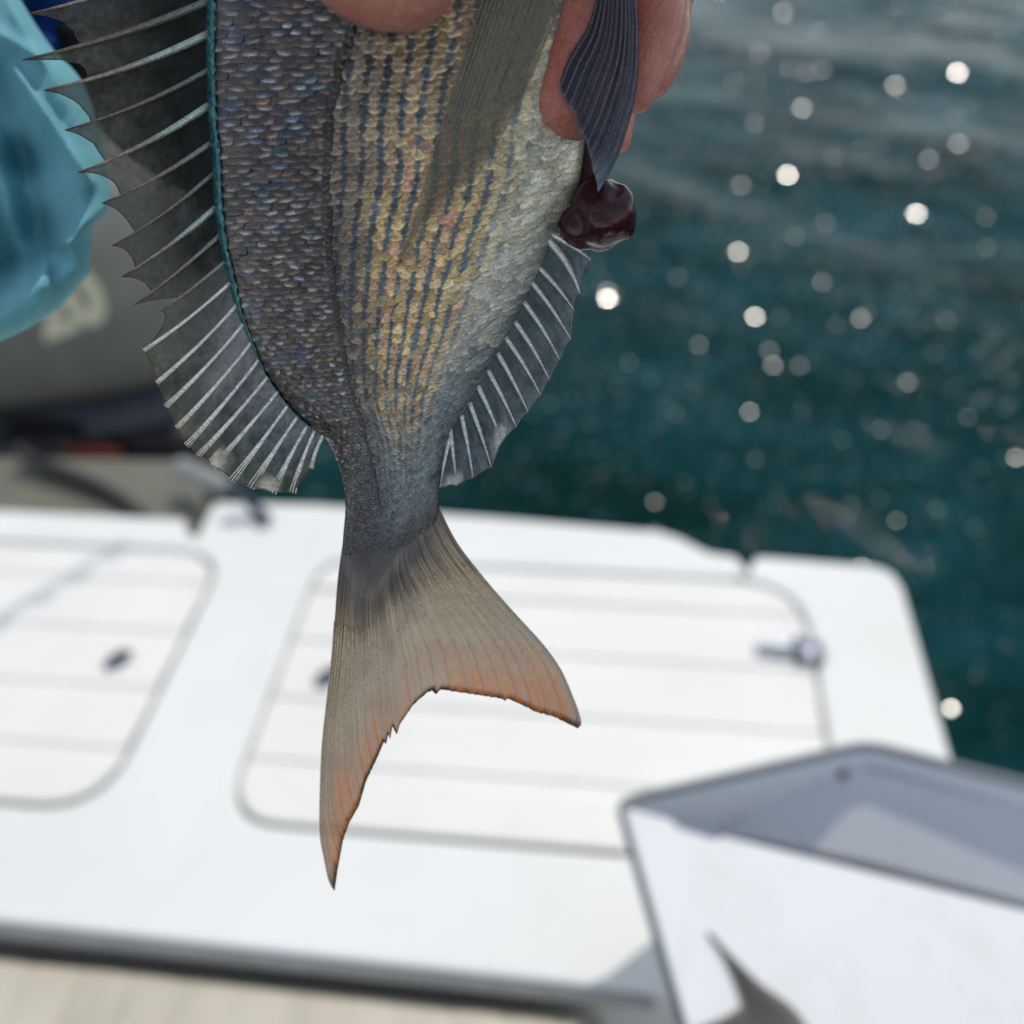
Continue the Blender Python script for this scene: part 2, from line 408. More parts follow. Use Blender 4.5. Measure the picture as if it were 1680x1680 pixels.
def latch(px, py, lid):
    c = G(px, py, .002); ang = R(52)
    rot = np.array([[math.cos(ang), -math.sin(ang), 0], [math.sin(ang), math.cos(ang), 0], [0, 0, 1]])
    V = []; F = []
    n = 24
    for r, z in ((1, 0), (1, .004), (.86, .0055), (.8, .0055), (.7, .002), (0.01, .001)):
        for k in range(n):
            t = 2 * math.pi * k / n; V.append(rot @ np.array([.021 * r * math.cos(t), .0135 * r * math.sin(t), z]) + [c[0], c[1], -.001])
    F = gridfaces(6, n, 0, True)
    tv, tf = tube_geo([rot @ np.array([.012 * math.cos(t), .008 * math.sin(t), .006]) + [c[0], c[1], 0] for t in np.linspace(0, 5.2, 14)], .0016, 6)
    V, F = join_geo([(V, F), (tv, tf)])
    V = np.array(V) - [0, 0, lid.location.z - .6]
    mesh('latch', V, F, 'latch', lid)
latch(193, 1082, lidL); latch(538, 1110, lidR)
def hinge(px, py):
    c = G(px, py, .001) + [0, 0, .6]
    plate = [box_geo(c + [-.030, 0, .003], (.048, .017, .004)), tube_geo([c + [-.052, 0, .004], c + [-.03, 0, .008], c + [-.004, 0, .009]], [.006, .008, .008], 12)]
    plate += [tube_geo([c + [-.044, 0, .008], c + [-.044, 0, .013]], .0035, 8)]
    h = bevelmod(mesh('hinge', *join_geo(plate), 'hinge_steel', boat), .001, 2)
    kn = [box_geo(c + [.020, 0, .004], (.032, .034, .006)), tube_geo([c + [.004, -.018, .007], c + [.004, .018, .007]], .0075, 12)]
    kn += [tube_geo([c + [.028, dy, .006], c + [.028, dy, .0088]], .004, 8) for dy in (.010, -.010)]
    bevelmod(mesh('knuckle', *join_geo(kn), 'latch', h), .001, 2)
hinge(1305, 1070)
# motor well behind the deck on the left, olive gelcoat
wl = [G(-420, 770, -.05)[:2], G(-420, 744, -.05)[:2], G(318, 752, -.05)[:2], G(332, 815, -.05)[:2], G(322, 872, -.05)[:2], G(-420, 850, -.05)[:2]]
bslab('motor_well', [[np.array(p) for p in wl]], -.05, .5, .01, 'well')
bslab('cockpit_floor', [[np.array(p) for p in ((-1.6, -1.4), (.42, -1.4), (.42, .38), (-1.6, .38))]], -.45, .06, .01, 'floor')

# added strip along the front lip, its grey standing in for shade
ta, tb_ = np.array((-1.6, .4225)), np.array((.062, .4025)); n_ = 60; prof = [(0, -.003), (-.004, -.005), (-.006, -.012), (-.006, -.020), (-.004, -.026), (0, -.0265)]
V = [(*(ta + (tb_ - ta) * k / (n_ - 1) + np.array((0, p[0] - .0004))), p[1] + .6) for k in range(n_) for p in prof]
mesh('lip_shade_strip', V, gridfaces(n_, 6), simple('lip_shade_grey', (.34, .34, .33), .7, nscale=40), boat)
# bench cushion in front of the deck
def build_cushion():
    x1 = G(985, 1668, -.03)[0]; n, k = 160, 40; x = np.linspace(-1.5, x1, n); t = np.linspace(0, 1, k)
    V = []
    for xx in x:
        for tt in t:
            y = .398 - tt * .52
            edge = min(tt * .52, (1 - tt) * .52, xx + 1.5, x1 - xx)
            z = -.027 - .03 * math.exp(-edge / .008) + .004 * math.sin(tt * math.pi)
            z -= .006 * math.exp(-(((xx * 1.0 / .058) % 1 - .5) / .05) ** 2) * min(1, tt * 12)
            z += .0016 * mnoise.noise(Vector((xx * 14, y * 14, 0))); V.append((xx, y, z))
    F = gridfaces(n, k); b = len(V)
    ring = [i * k for i in range(n)] + [(n - 1) * k + j for j in range(1, k)] + [i * k + k - 1 for i in range(n - 2, -1, -1)] + [j for j in range(k - 2, 0, -1)]
    V += [(V[i][0], V[i][1], -.2) for i in ring]; m = len(ring)
    F += [(ring[i], ring[(i + 1) % m], b + (i + 1) % m, b + i) for i in range(m)]
    o = mesh('seat_cushion', V, F, 'vinyl'); tag(o, 'cream vinyl bench cushion below the front lip of the white deck', 'cushion')
    bs = slab('bench_base', [[np.array(p) for p in ((-1.5, -.11), (x1 - .01, -.11), (x1 - .01, .37), (-1.5, .37))]], -.201, .22, .01, 'floor', boat); bs.location.z += .6
build_cushion()
# mooring cord at the back of the aisle
v, f = tube_geo(catmull([G(372, 792, .05), G(392, 806, .04), G(412, 826, .02), G(428, 843, .012), G(440, 855, .008)], 6), [.004] + [.012] * 0 + [.010] * 23 + [.004], 10)
tag(mesh('strap', v, f, 'navy'), 'short dark navy strap lying at the back edge of the deck', 'strap')

# ================================================================ OUTBOARD MOTOR
def superbox(c, half, e=.32, nu=40, nv=24, rz=0.0, shear=0.0, tilt=0.0):
    V = []
    cs = lambda a, e_: math.copysign(abs(math.cos(a)) ** e_, math.cos(a)); sn = lambda a, e_: math.copysign(abs(math.sin(a)) ** e_, math.sin(a))
    for i in range(nv):
        ph = -math.pi / 2 + math.pi * i / (nv - 1)
        for j in range(nu):
            th = 2 * math.pi * j / nu
            x = half[0] * cs(ph, e) * cs(th, e); y = half[1] * cs(ph, e) * sn(th, e); z = half[2] * sn(ph, e)
            x += shear * z; z += tilt * x
            V.append((c[0] + x * math.cos(rz) - y * math.sin(rz), c[1] + x * math.sin(rz) + y * math.cos(rz), c[2] + z))
    return V, gridfaces(nv, nu, 0, True)
mb = G(60, 720, -.06)
motor = tag(empty('outboard_motor', loc=(-1.15, 1.42, -.06)), 'grey outboard motor at the stern with cream digits on its cowling', 'outboard motor')
mo = np.array((-1.5, 1.9, -.36)); motor.location = mo
MS = 1.32
def far(p): return CAM + MS * (np.asarray(p, float) - CAM)      # the motor stands well behind the deck
def mpart(name, geo, mat, parent=motor, near=False): return mesh(name, (np.array(geo[0]) if near else far(geo[0])) - mo, geo[1], mat, parent)
cowl = mpart('cowling', superbox((-1.20, 1.62, .20), (.40, .30, .235), .42, rz=R(12), tilt=.06), 'cowl')
mpart('lower_cowling', superbox((-1.20, 1.60, -.075), (.44, .31, .062), .5, rz=R(8), tilt=.10), 'cowl2')
mpart('mid_section', superbox((-1.20, 1.52, -.15), (.40, .28, .06), .5, rz=R(8), tilt=.10), 'black')
mpart('clamp_bracket', join_geo([box_geo(G(250, 740, -.04) + [0, .06, -.03], (.17, .10, .09)), box_geo(G(60, 745, -.02) + [-.02, .04, -.03], (.14, .10, .08))]), 'black')
mpart('trim_strip', box_geo((G(80, 742, -.02) + G(198, 742, -.02)) / 2, (np.linalg.norm(G(198, 742, -.02) - G(80, 742, -.02)), .012, .014)), 'red')
mpart('hydraulic_hose', tube_geo(catmull([G(30, 738, -.02), G(48, 752, -.025), G(75, 765, -.03), G(140, 790, -.035), G(195, 818, -.04), G(235, 850, -.05)], 8), .013, 10), 'black', near=True)
mpart('fuel_bulb', tube_geo(catmull([G(285, 762, .0), G(300, 768, .0), G(330, 780, .0), G(365, 796, .0), G(390, 806, .0)], 5), [.008] * 4 + [.018] * 13 + [.008] * 4, 14), 'greyplastic', near=True)

# digits on the cowling, lying on its near face
def digits():
    fc = bpy.data.curves.new('cowling_digits', 'FONT'); fc.body = '20'; fc.size = .118 * 1.32; fc.extrude = .002; fc.offset = .006
    tmp = bpy.data.objects.new('t', fc); C.objects.link(tmp)
    me = bpy.data.meshes.new_from_object(tmp.evaluated_get(bpy.context.evaluated_depsgraph_get())); bpy.data.objects.remove(tmp)
    me.materials.clear(); me.materials.append(MAT['decal'])
    o = bpy.data.objects.new('cowling_digits', me); C.objects.link(o); return o
dg_o = digits()
dg_o.parent = cowl

# ================================================================ FISH TUB
ZR = .165
tubE = tag(empty('fish_tub', loc=(.2, .45, 0)), 'open white plastic fish tub with dark rim on the deck corner', 'tub')
to = np.array((.2, .45, 0.))
A_, B_ = G(1010, 1310, ZR)[:2], G(1420, 1215, ZR)[:2]
dBC = G(1680, 1280, ZR)[:2] - B_; dBC /= np.linalg.norm(dBC); dAD = G(1115, 1680, ZR)[:2] - A_; dAD /= np.linalg.norm(dAD)
Cc = B_ + dBC * .32; Dd = A_ + dAD * .31; E_ = Cc + dAD * .34
tubpts = [Dd, E_, Cc, B_, A_]                             # anticlockwise: edges D-E, E-C, C-B, B-A, A-D
def inset_each(pts, dists):
    n = len(pts); out = []
    for i in range(n):
        def line(k):
            p, q = pts[k], pts[(k + 1) % n]; t = (q - p) / np.linalg.norm(q - p); return p + np.array([-t[1], t[0]]) * dists[k], t
        (p, t), (q, u) = line(i - 1), line(i); M2 = np.array([t, -u]).T; k = np.linalg.solve(M2, q - p); out.append(p + t * k[0])
    return out
FL = [.05, .05, .010, .012, .10]
def ring(dists, z, r): return [(*p, z) for p in round_poly(inset_each(tubpts, dists), r, 7)]
def loft(name, rgs, mat, cap, parent=tubE, smooth=False):
    n = len(rgs[0]); V = [v for r_ in rgs for v in r_]; F = gridfaces(len(rgs), n, 0, True)
    if cap: F += [tuple(range(n))[::-1], tuple(range((len(rgs) - 1) * n, len(rgs) * n))]
    o = mesh(name, np.array(V) - to, F, mat, parent, smooth=smooth); return o
five = lambda k: [k] * 5
loft('basin', [ring([d + .012 for d in FL], .0, .02), ring([max(.007, d - .004) for d in FL], .062, .025), ring(five(.0055), ZR - .014, .018), ring(five(.0055), ZR - .002, .018), ring(five(.010), ZR - .002, .016),
               ring(five(.012), ZR - .016, .016), ring([d + .002 for d in FL], .074, .02), ring([d + .010 for d in FL], .068, .016)], 'tub', True)
loft('rim', [ring(five(.010), ZR - .004, .016), ring(five(0), ZR - .010, .022), ring(five(-.002), ZR - .002, .022), ring(five(.001), ZR + .004, .022), ring(five(.006), ZR + .004, .018), ring(five(.010), ZR - .0005, .016)], 'rim', False, smooth=True)
# moulded panel leaning on the far wall, two screws at its left edge
pp = [(1192, 1352, 0.092), (1206, 1312, 0.106), (1350, 1243, 0.140), (1388, 1252, 0.140), (1760, 1348, 0.140), (1760, 1500, 0.080), (1420, 1412, 0.080), (1200, 1368, 0.084)]
top_ = np.array([G(x, y, z) for x, y, z in pp]); tc = top_.mean(0); u_, s_, vt = np.linalg.svd(top_ - tc); nv = vt[2] if vt[2][2] > 0 else -vt[2]
top_ = top_ - np.outer((top_ - tc) @ nv, nv); e1, e2 = vt[0], vt[1]
p2 = round_poly([np.array([(p - tc) @ e1, (p - tc) @ e2]) for p in top_], [.01, .012, .02, .012, .0, .0, .0, .01], 5)
top3 = [tc + e1 * p[0] + e2 * p[1] for p in p2]; k = len(top3)
V = np.array(top3 + [p - nv * .009 for p in top3]) - to
o = mesh('wall_panel', V, [tuple(range(k)), tuple(range(k, 2 * k))[::-1]] + [(i, k + i, k + (i + 1) % k, (i + 1) % k) for i in range(k)], 'tub', tubE, smooth=False)
bm = bmesh.new(); bm.from_mesh(o.data); bmesh.ops.recalc_face_normals(bm, faces=bm.faces); bm.to_mesh(o.data); bm.free()
for x, y in ((1209, 1334), (1381, 1268)):
    d = M @ ray(x, y); c0 = CAM + d * ((tc - CAM) @ nv) / (d @ nv); v, f = tube_geo([c0 - nv * .002, c0 + nv * .004], .0058, 10)
    mesh('screw', np.array(v) - to, f, 'screw', tubE)
# cutting board over the front of the tub
ZB = ZR + .014
def gb(x, y): return np.array(G(x, y, ZB)[:2])
b0, b1 = gb(1024, 1324), gb(1682, 1492); dE = (b1 - b0) / np.linalg.norm(b1 - b0)
bp = [b0 + dE * .42 + dAD * .27, b0 + dE * .42, b0 + dE * .092 + dAD * .004, b0 + dE * .086 + dAD * .010, b0 + dE * .050 + dAD * .008, b0 + dE * .044, b0 + dAD * .0, b0 + dAD * .27]
bo = slab('cutting_board', [round_poly(bp, [.01, .01, .002, .002, .002, .002, .008, .01], 5)], ZB, .011, .002, 'board')
tag(bo, 'smooth white cutting board laid over the front of the open tub', 'cutting board')

# ================================================================ FISHING ROD, its shadow lies over the left hatch
def build_rod():
    a, b = np.array(G(-40, 1040)), np.array(G(205, 888)); s = np.array(SUND)
    t0, t1 = 2.1, 2.35; a, b = a + s * t0, b + s * t1; d = b - a
    e = tag(empty('fishing_rod', loc=a - d * .5), 'dark fishing rod overhead with small ring guides', 'fishing rod'); o = a - d * .5
    v, f = tube_geo([a - d * 2.2, a, a + d * .5, b], [.010, .0075, .006, .0045], 8); mesh('blank', np.array(v) - o, f, 'rod', e)
    for k in (.12, .42, .66, .9):
        c = a + d * k; dn = d / np.linalg.norm(d); u = np.cross(dn, s); u /= np.linalg.norm(u)
        pts = [c + u * .012 + .011 * (math.cos(t) * u + math.sin(t) * np.cross(dn, u)) for t in np.linspace(0, 6.28, 13)]
        v, f = tube_geo(pts, .003, 6); mesh('ring_guide', np.array(v) - o, f, 'steel', e)
build_rod()

# ================================================================ HELD FISH
Z0, TILT = .30, R(8)
fw = -fwd; upv = -down
Nf = fw * math.cos(TILT) - upv * math.sin(TILT); Uf = right.copy(); Vf = np.cross(Nf, Uf)
O_ = D(640, 600, Z0)
FM = Matrix([[Uf[i], Vf[i], Nf[i], O_[i]] for i in range(3)] + [[0, 0, 0, 1]])
FR = np.array([Uf, Vf, Nf])
PX = Z0 / FPX
def FPv(px, py, wv):
    """fish-frame point whose height over the fish's middle plane is wv, on the line of sight of a pixel"""
    px, py, wv = np.broadcast_arrays(np.asarray(px, float), np.asarray(py, float), np.asarray(wv, float))
    d = np.stack([(px - CPX) / FPX, (py - CPX) / FPX, np.ones_like(px)], -1) @ M.T
    rel = (CAM - O_); t = (wv - rel @ Nf) / (d @ Nf)
    P = rel + t[..., None] * d
    return P @ FR.T
fish = tag(empty('fish', FM), 'silver bream held head up, gold and blue scale rows, forked tail', 'fish')

def smooth_interp(pts):
    p = np.array(pts, float); y = np.arange(p[0, 0], p[-1, 0] + 1, 2.0); x = np.interp(y, p[:, 0], p[:, 1])
    k = np.hanning(31); k /= k.sum(); xp = np.pad(x, 15, mode='reflect', reflect_type='odd'); x = np.convolve(xp, k, 'valid')
    return lambda q: np.interp(q, y, x)
Lf = smooth_interp([(-540, 630), (-500, 555), (-420, 470), (-300, 395), (-180, 355), (-40, 345), (60, 342), (190, 345), (260, 352), (340, 355), (400, 363), (450, 375), (510, 390), (560, 410), (610, 432), (650, 460), (685, 490), (708, 522), (730, 543), (780, 561), (830, 568), (880, 563), (925, 560), (955, 570), (980, 588), (1004, 610)])
Rt = smooth_interp([(-540, 640), (-500, 720), (-420, 840), (-300, 950), (-180, 1020), (-40, 1035), (30, 1020), (120, 992), (200, 968), (240, 961), (290, 955), (320, 946), (365, 922), (400, 902), (440, 888), (475, 870), (535, 840), (590, 810), (640, 780), (685, 755), (720, 738), (760, 725), (800, 720), (840, 721), (870, 712), (905, 690), (945, 662), (980, 634), (1004, 616)])
Tf = smooth_interp([(-540, 6), (-480, 50), (-350, 90), (-150, 108), (50, 108), (250, 102), (400, 90), (550, 68), (680, 46), (780, 32), (860, 24), (930, 15), (980, 6), (1004, 2)])
def body_x(t, y): return (Lf(y) + Rt(y)) / 2 + t * (Rt(y) - Lf(y)) / 2
def body_w(t, y):
    return PX * Tf(y) * (1 - np.clip(np.abs(t), 0, 1) ** 2.3) ** .62
LATP = catmull([(-300, 640), (-60, 610), (50, 577), (120, 555), (200, 540), (300, 536), (420, 541), (560, 560), (640, 577), (720, 600), (800, 618), (900, 632)], 8)
def tlat(y):
    x = np.interp(y, LATP[:, 0], LATP[:, 1]); return (x - (Lf(y) + Rt(y)) / 2) / ((Rt(y) - Lf(y)) / 2)
def sstep(a, b, x): t = np.clip((x - a) / (b - a), 0, 1); return t * t * (3 - 2 * t)
def lerp(a, b, f): return np.asarray(a) + (np.asarray(b) - np.asarray(a)) * f

def root_col(c_body, x, y, nz=0.0, dk=(.052, .047, .050)):
    yv = np.where(x < 605, 915 + (x - 556) * 1.35, 981 - (x - 605) * 1.05); d = (y - yv) * .72 + nz
    dk = np.array(dk); c = lerp(c_body, dk, sstep(-80, -10, d)); return lerp(c, (.54, .415, .275), sstep(-30, 105, d))
def base_col(t, y):                                        # skin colour under and around the scales
    d = t - tlat(y)
    c = lerp((.030, .026, .022), (.13, .105, .065), sstep(-.12, .22, d))
    c = lerp(c, (.33, .32, .25), sstep(.35, .85, t))
    tail = sstep(560, 760, y)
    tc = lerp((.030, .030, .034), (.10, .14, .17), sstep(-.35, .8, t))
    c = lerp(c, tc, tail)
    return root_col(c, body_x(t, y), y) if y > 780 else c
NR, NC = 170, 45
ys = np.linspace(-540, 1003, NR); ts = np.sin(np.linspace(-math.pi / 2, math.pi / 2, NC))
Yg, Tg = np.meshgrid(ys, ts, indexing='ij'); Wg = body_w(Tg, Yg) - .0003
fr = FPv(body_x(Tg, Yg), Yg, Wg); bk = FPv(body_x(Tg, Yg), Yg, 0 * Wg); bk[..., 2] = -Wg
cols = np.array([base_col(t, y) for t, y in zip(Tg.ravel(), Yg.ravel())])
V = np.vstack([fr.reshape(-1, 3), bk.reshape(-1, 3)]); Fb = gridfaces(NR, NC) ; Fb = [q[::-1] for q in Fb]
Fk = gridfaces(NR, NC, NR * NC)
body = mesh('body', V, Fb + Fk, 'scale', fish, cols=np.vstack([cols, cols * .8]))
bmod = bmesh.new(); bmod.from_mesh(body.data); bmesh.ops.remove_doubles(bmod, verts=bmod.verts, dist=4e-5); bmod.to_mesh(body.data); bmod.free()

# ---- scales
def scale_geo(t0, y0, dt, p, seed, lat=False):
    r = random.Random(seed); na, nb = 7, 9
    t0 += r.uniform(-.13, .13) * dt; y0 += r.uniform(-.16, .16) * p; wd_ = r.uniform(.94, 1.12); ln_ = r.uniform(.9, 1.15); lean = r.uniform(-.18, .18)
    tip = r.uniform(-.10, .10)
    Aa, Bb = np.meshgrid(np.linspace(-1, 1, na), np.array([0, .30, .48, .62, .74, .84, .91, .96, 1.0]), indexing='ij')
    b0 = .66 - .26 * float(sstep(-.05, .1, t0 - tlat(y0))); wf = np.where(Bb < b0, 1.0, np.sqrt(np.clip(1 - ((Bb - b0) / (1.015 - b0)) ** 2, 0, 1)) ** lerp(1, 1.35, float(sstep(-.05, .1, t0 - tlat(y0)))))
    t = t0 + Aa * wf * dt * .54 * wd_ + lean * dt * .3 * (Bb - .5)
    y = y0 + (Bb - .72) * p * 2.75 * ln_ + Aa * lean * p
    t = np.clip(t, -.998, .998); ysh = y - shear(t)
    sm_ = 1 - .62 * sstep(.35, .75, t0)
    W = body_w(t, ysh) + sm_ * (-.00015 + .00080 * Bb ** 1.5 - .00095 * sstep(.86, 1, Bb)) * (p / 12) + .0002 * (1 - Aa ** 2) * (p / 12) + r.uniform(-.00006, .00012) + Aa * r.uniform(-.00026, .00026) * sm_
    V = FPv(body_x(t, ysh), ysh, W).reshape(-1, 3)
    d = t0 - tlat(y0); rn, rb = r.random(), r.uniform(.72, 1.28)
    pn = lambda k, f_: mnoise.noise(Vector((t0 * f_, y0 * .004 * f_, k)))        # patches wider than one scale
    dorsal = lerp((.046, .036, .028), (.095, .078, .062), rn)
    edge_d = lerp((.84, .72, .66), (.56, .57, .72), r.random()) * (.16 + .95 * r.random() ** 1.6)  # pale rim colour, a glint painted on the scale's lower edge
    if r.random() < .10 + .15 * max(0, pn(1, 3)): dorsal = lerp(dorsal, (.03, .055, .13), r.uniform(.3, .8))
    if r.random() < .09: edge_d = np.array((.46, .27, .21))
    if r.random() < .08: dorsal = lerp(dorsal, (.02, .09, .12), .6)
    gold = lerp((.88, .54, .21), (.80, .62, .34), rn) * r.uniform(.60, 1.12); blue = lerp((.085, .15, .18), (.17, .19, .185), r.random()) * r.uniform(.7, 1.3)
    if r.random() < .14: gold = np.array((.76, .42, .28))
    near = 1 - sstep(.14, .40, d + .10 * pn(2, 5))
    gold = lerp(gold, lerp((.12, .105, .085), (.36, .26, .18), r.random() ** 2.2), near * .92); blue = lerp(blue, lerp((.05, .047, .045), (.06, .075, .115), r.random()), near * .8)
    gold = lerp(gold, np.array((.50, .42, .31)) * r.uniform(.7, 1.15), .6 * (1 - sstep(150, 400, y0 + 120 * pn(15, 5))))
    yel = sstep(.30, .65, t0) * (1 - sstep(420, 600, y0)); gold = lerp(gold, (.62, .55, .30), yel * .6)
    pale = lerp((.58, .55, .42), (.42, .42, .38), rn) * r.uniform(.8, 1.15); pale_e = lerp(pale, (.82, .77, .58), .6)
    pale = lerp(pale, (.36, .36, .355), sstep(360, 540, y0) * .9)
    m = sstep(-.10, .12, d + .10 * pn(8, 6) + .06 * (rn - .5)); bl = sstep(.46 + .16 * rn + .15 * pn(3, 4), .80, t0 + .00022 * (y0 - 250)); tl = sstep(570, 740, y0 + 110 * (rn - .5) + 90 * (t0 - .2))
    c = np.zeros((na, nb, 3)); bcut = r.uniform(.15, .95); bside = r.uniform(-.25, .25); broken = r.random() < .15
    for i in range(na):
        for j in range(nb):
            a, b = Aa[i, j], Bb[i, j]
            edge = sstep(.64, .90, b + .16 * a * a)
            ph = t[i, j] / dt + .10 * pn(5, 6) + .10 * bside
            gm = .5 - .5 * math.cos(2 * math.pi * ph)                     # 0 in the blue column, 1 in the gold one
            gm = sstep(.40, .64, gm + .22 * (abs(a) * (b > .55)) + .22 * edge + (.45 if broken else 0) + .26 * (rn - .5) + .34 * pn(12, 5))
            cd = lerp(dorsal, edge_d, edge * max(0, 1 - ((a - bside * 2) / .75) ** 2) * (.40 + .60 * bcut))
            cm = lerp(blue, gold, gm); cm = lerp(cm, cm * .45, .8 * sstep(.86, 1, abs(a)))
            cb = lerp(pale, pale_e, edge); cm = lerp(cm, cb, bl)
            ct = lerp(lerp(lerp((.030, .029, .030), (.055, .055, .065), rn), (.26, .24, .24), edge * .7 * bcut),
                lerp(lerp((.075, .115, .14), (.15, .20, .23), rn), (.34, .35, .34), edge * .5), sstep(-.22, .45, d + .25 * (rn - .5)))
            if d >= .02: ct = lerp(ct, gold * .75, .5 * gm * (1 - sstep(640, 800, y0)) * (1 - bl))
            col = lerp(lerp(cd, cm, m), ct, tl * .9)
            if lat: col = lerp(lerp(col, (.022, .020, .018), .75), (.30, .27, .24), sstep(.80, 1, b) * bcut * .8)
            if y0 > 760: col = lerp(col, root_col(np.asarray(col), float(body_x(t[i, j], y[i, j])), float(y[i, j])), sstep(760, 900, y0))
            c[i, j] = np.clip(np.asarray(col) * lerp(rb, 1, sstep(760, 880, y0)), 0, 1)
    return V, gridfaces(na, nb), c.reshape(-1, 3)
def shear(t): return 70 * np.clip(t - .35, 0, 1) ** 1.6 - 14 * np.clip(-t - .2, 0, 1)
SC = []; y = -150.; row = 0; NCOL = 20; dt = 2 / NCOL
while y < 900:
    hw = float(Rt(y) - Lf(y)) / 2; p = 10.8 * (hw / 307) ** .62
    for j in range(NCOL + 1):
        t0 = -1 + (j + (.5 if row % 2 else 0)) * dt
        if -.975 < t0 < .975: SC.append((t0, y, dt, p, hash((row, j)) & 0xffff))
    y += p; row += 1
yl = -30.
while yl < 830:
    hw = float(Rt(yl) - Lf(yl)) / 2; p = 12.5 * (hw / 307) ** .62; SC.append((float(tlat(yl)) , yl, dt * .40, p * .95, int(yl * 7), True)); yl += p
def vis_size(s):
    t, y = s[0], s[1] - float(shear(s[0])); x = float(body_x(t, y))
    if y < 8: return -1
    if (505 < x < 712 and y < 50) or (x > 690 + (430 - y) * .25 and y < 120): return -1
    return (s[2] * (float(Rt(y) - Lf(y)) / 2)) * s[3] * (1 - .35 * abs(t)) * (1.1 if t > tlat(y) else 1)
order = sorted(range(len(SC)), key=lambda i: -vis_size(SC[i])); single = set(order[:290])
RV, RF, RC = [], [], []
for i, s in enumerate(SC):
    V, F, c = scale_geo(*s)
    if len(s) > 5: V = V + [0, 0, .00035]
    F = [q[::-1] for q in F]
    if i in single: mesh('scale', V, F, 'scale', body, cols=c, loc=V.mean(0))
    else:
        o = len(RV); RV += V.tolist(); RF += [tuple(k + o for k in q) for q in F]; RC += c.tolist()
tag(mesh('small_scales', RV, RF, 'scale', body, cols=RC), kind='stuff')

# ---- teal ridge along the back
V, cc = [], []
yy = np.linspace(-60, 700, 190)
for y in yy:
    x = float(Lf(y)); wd = 8.5 * (1 - sstep(420, 700, y) * .75) * (1 + .25 * mnoise.noise(Vector((y * .09, 0, 0))))
    f_ = sstep(330, 560, y)
    for k, (a, h) in enumerate(((-.5, 0), (-.2, .0018), (.35, .0026), (.8, .0022), (1.15, .0012))):
        h2 = h * (1 - f_ * .5); tt = (x + a * wd - (Lf(y) + Rt(y)) / 2) / ((Rt(y) - Lf(y)) / 2)
        jig = 2.2 * mnoise.noise(Vector((y * .16, k * 3.1, 4)))
        V.append(FPv(x + a * wd + (jig if k == 4 else 0), y + a * 4, body_w(tt, y) * .9 + h2))
        b = .72 + 1.0 * mnoise.noise(Vector((y * .12, k * .9, 9)))
        cc.append(np.clip(np.array(lerp((.06, .32, .26), (.04, .17, .26), .5 + .8 * mnoise.noise(Vector((y * .03, 2, k * .3))))) * b * lerp(1, .75, f_), 0.004, 1))
mesh('dorsal_ridge', V, [q[::-1] for q in gridfaces(len(yy), 5)], 'ray', fish, cols=cc)

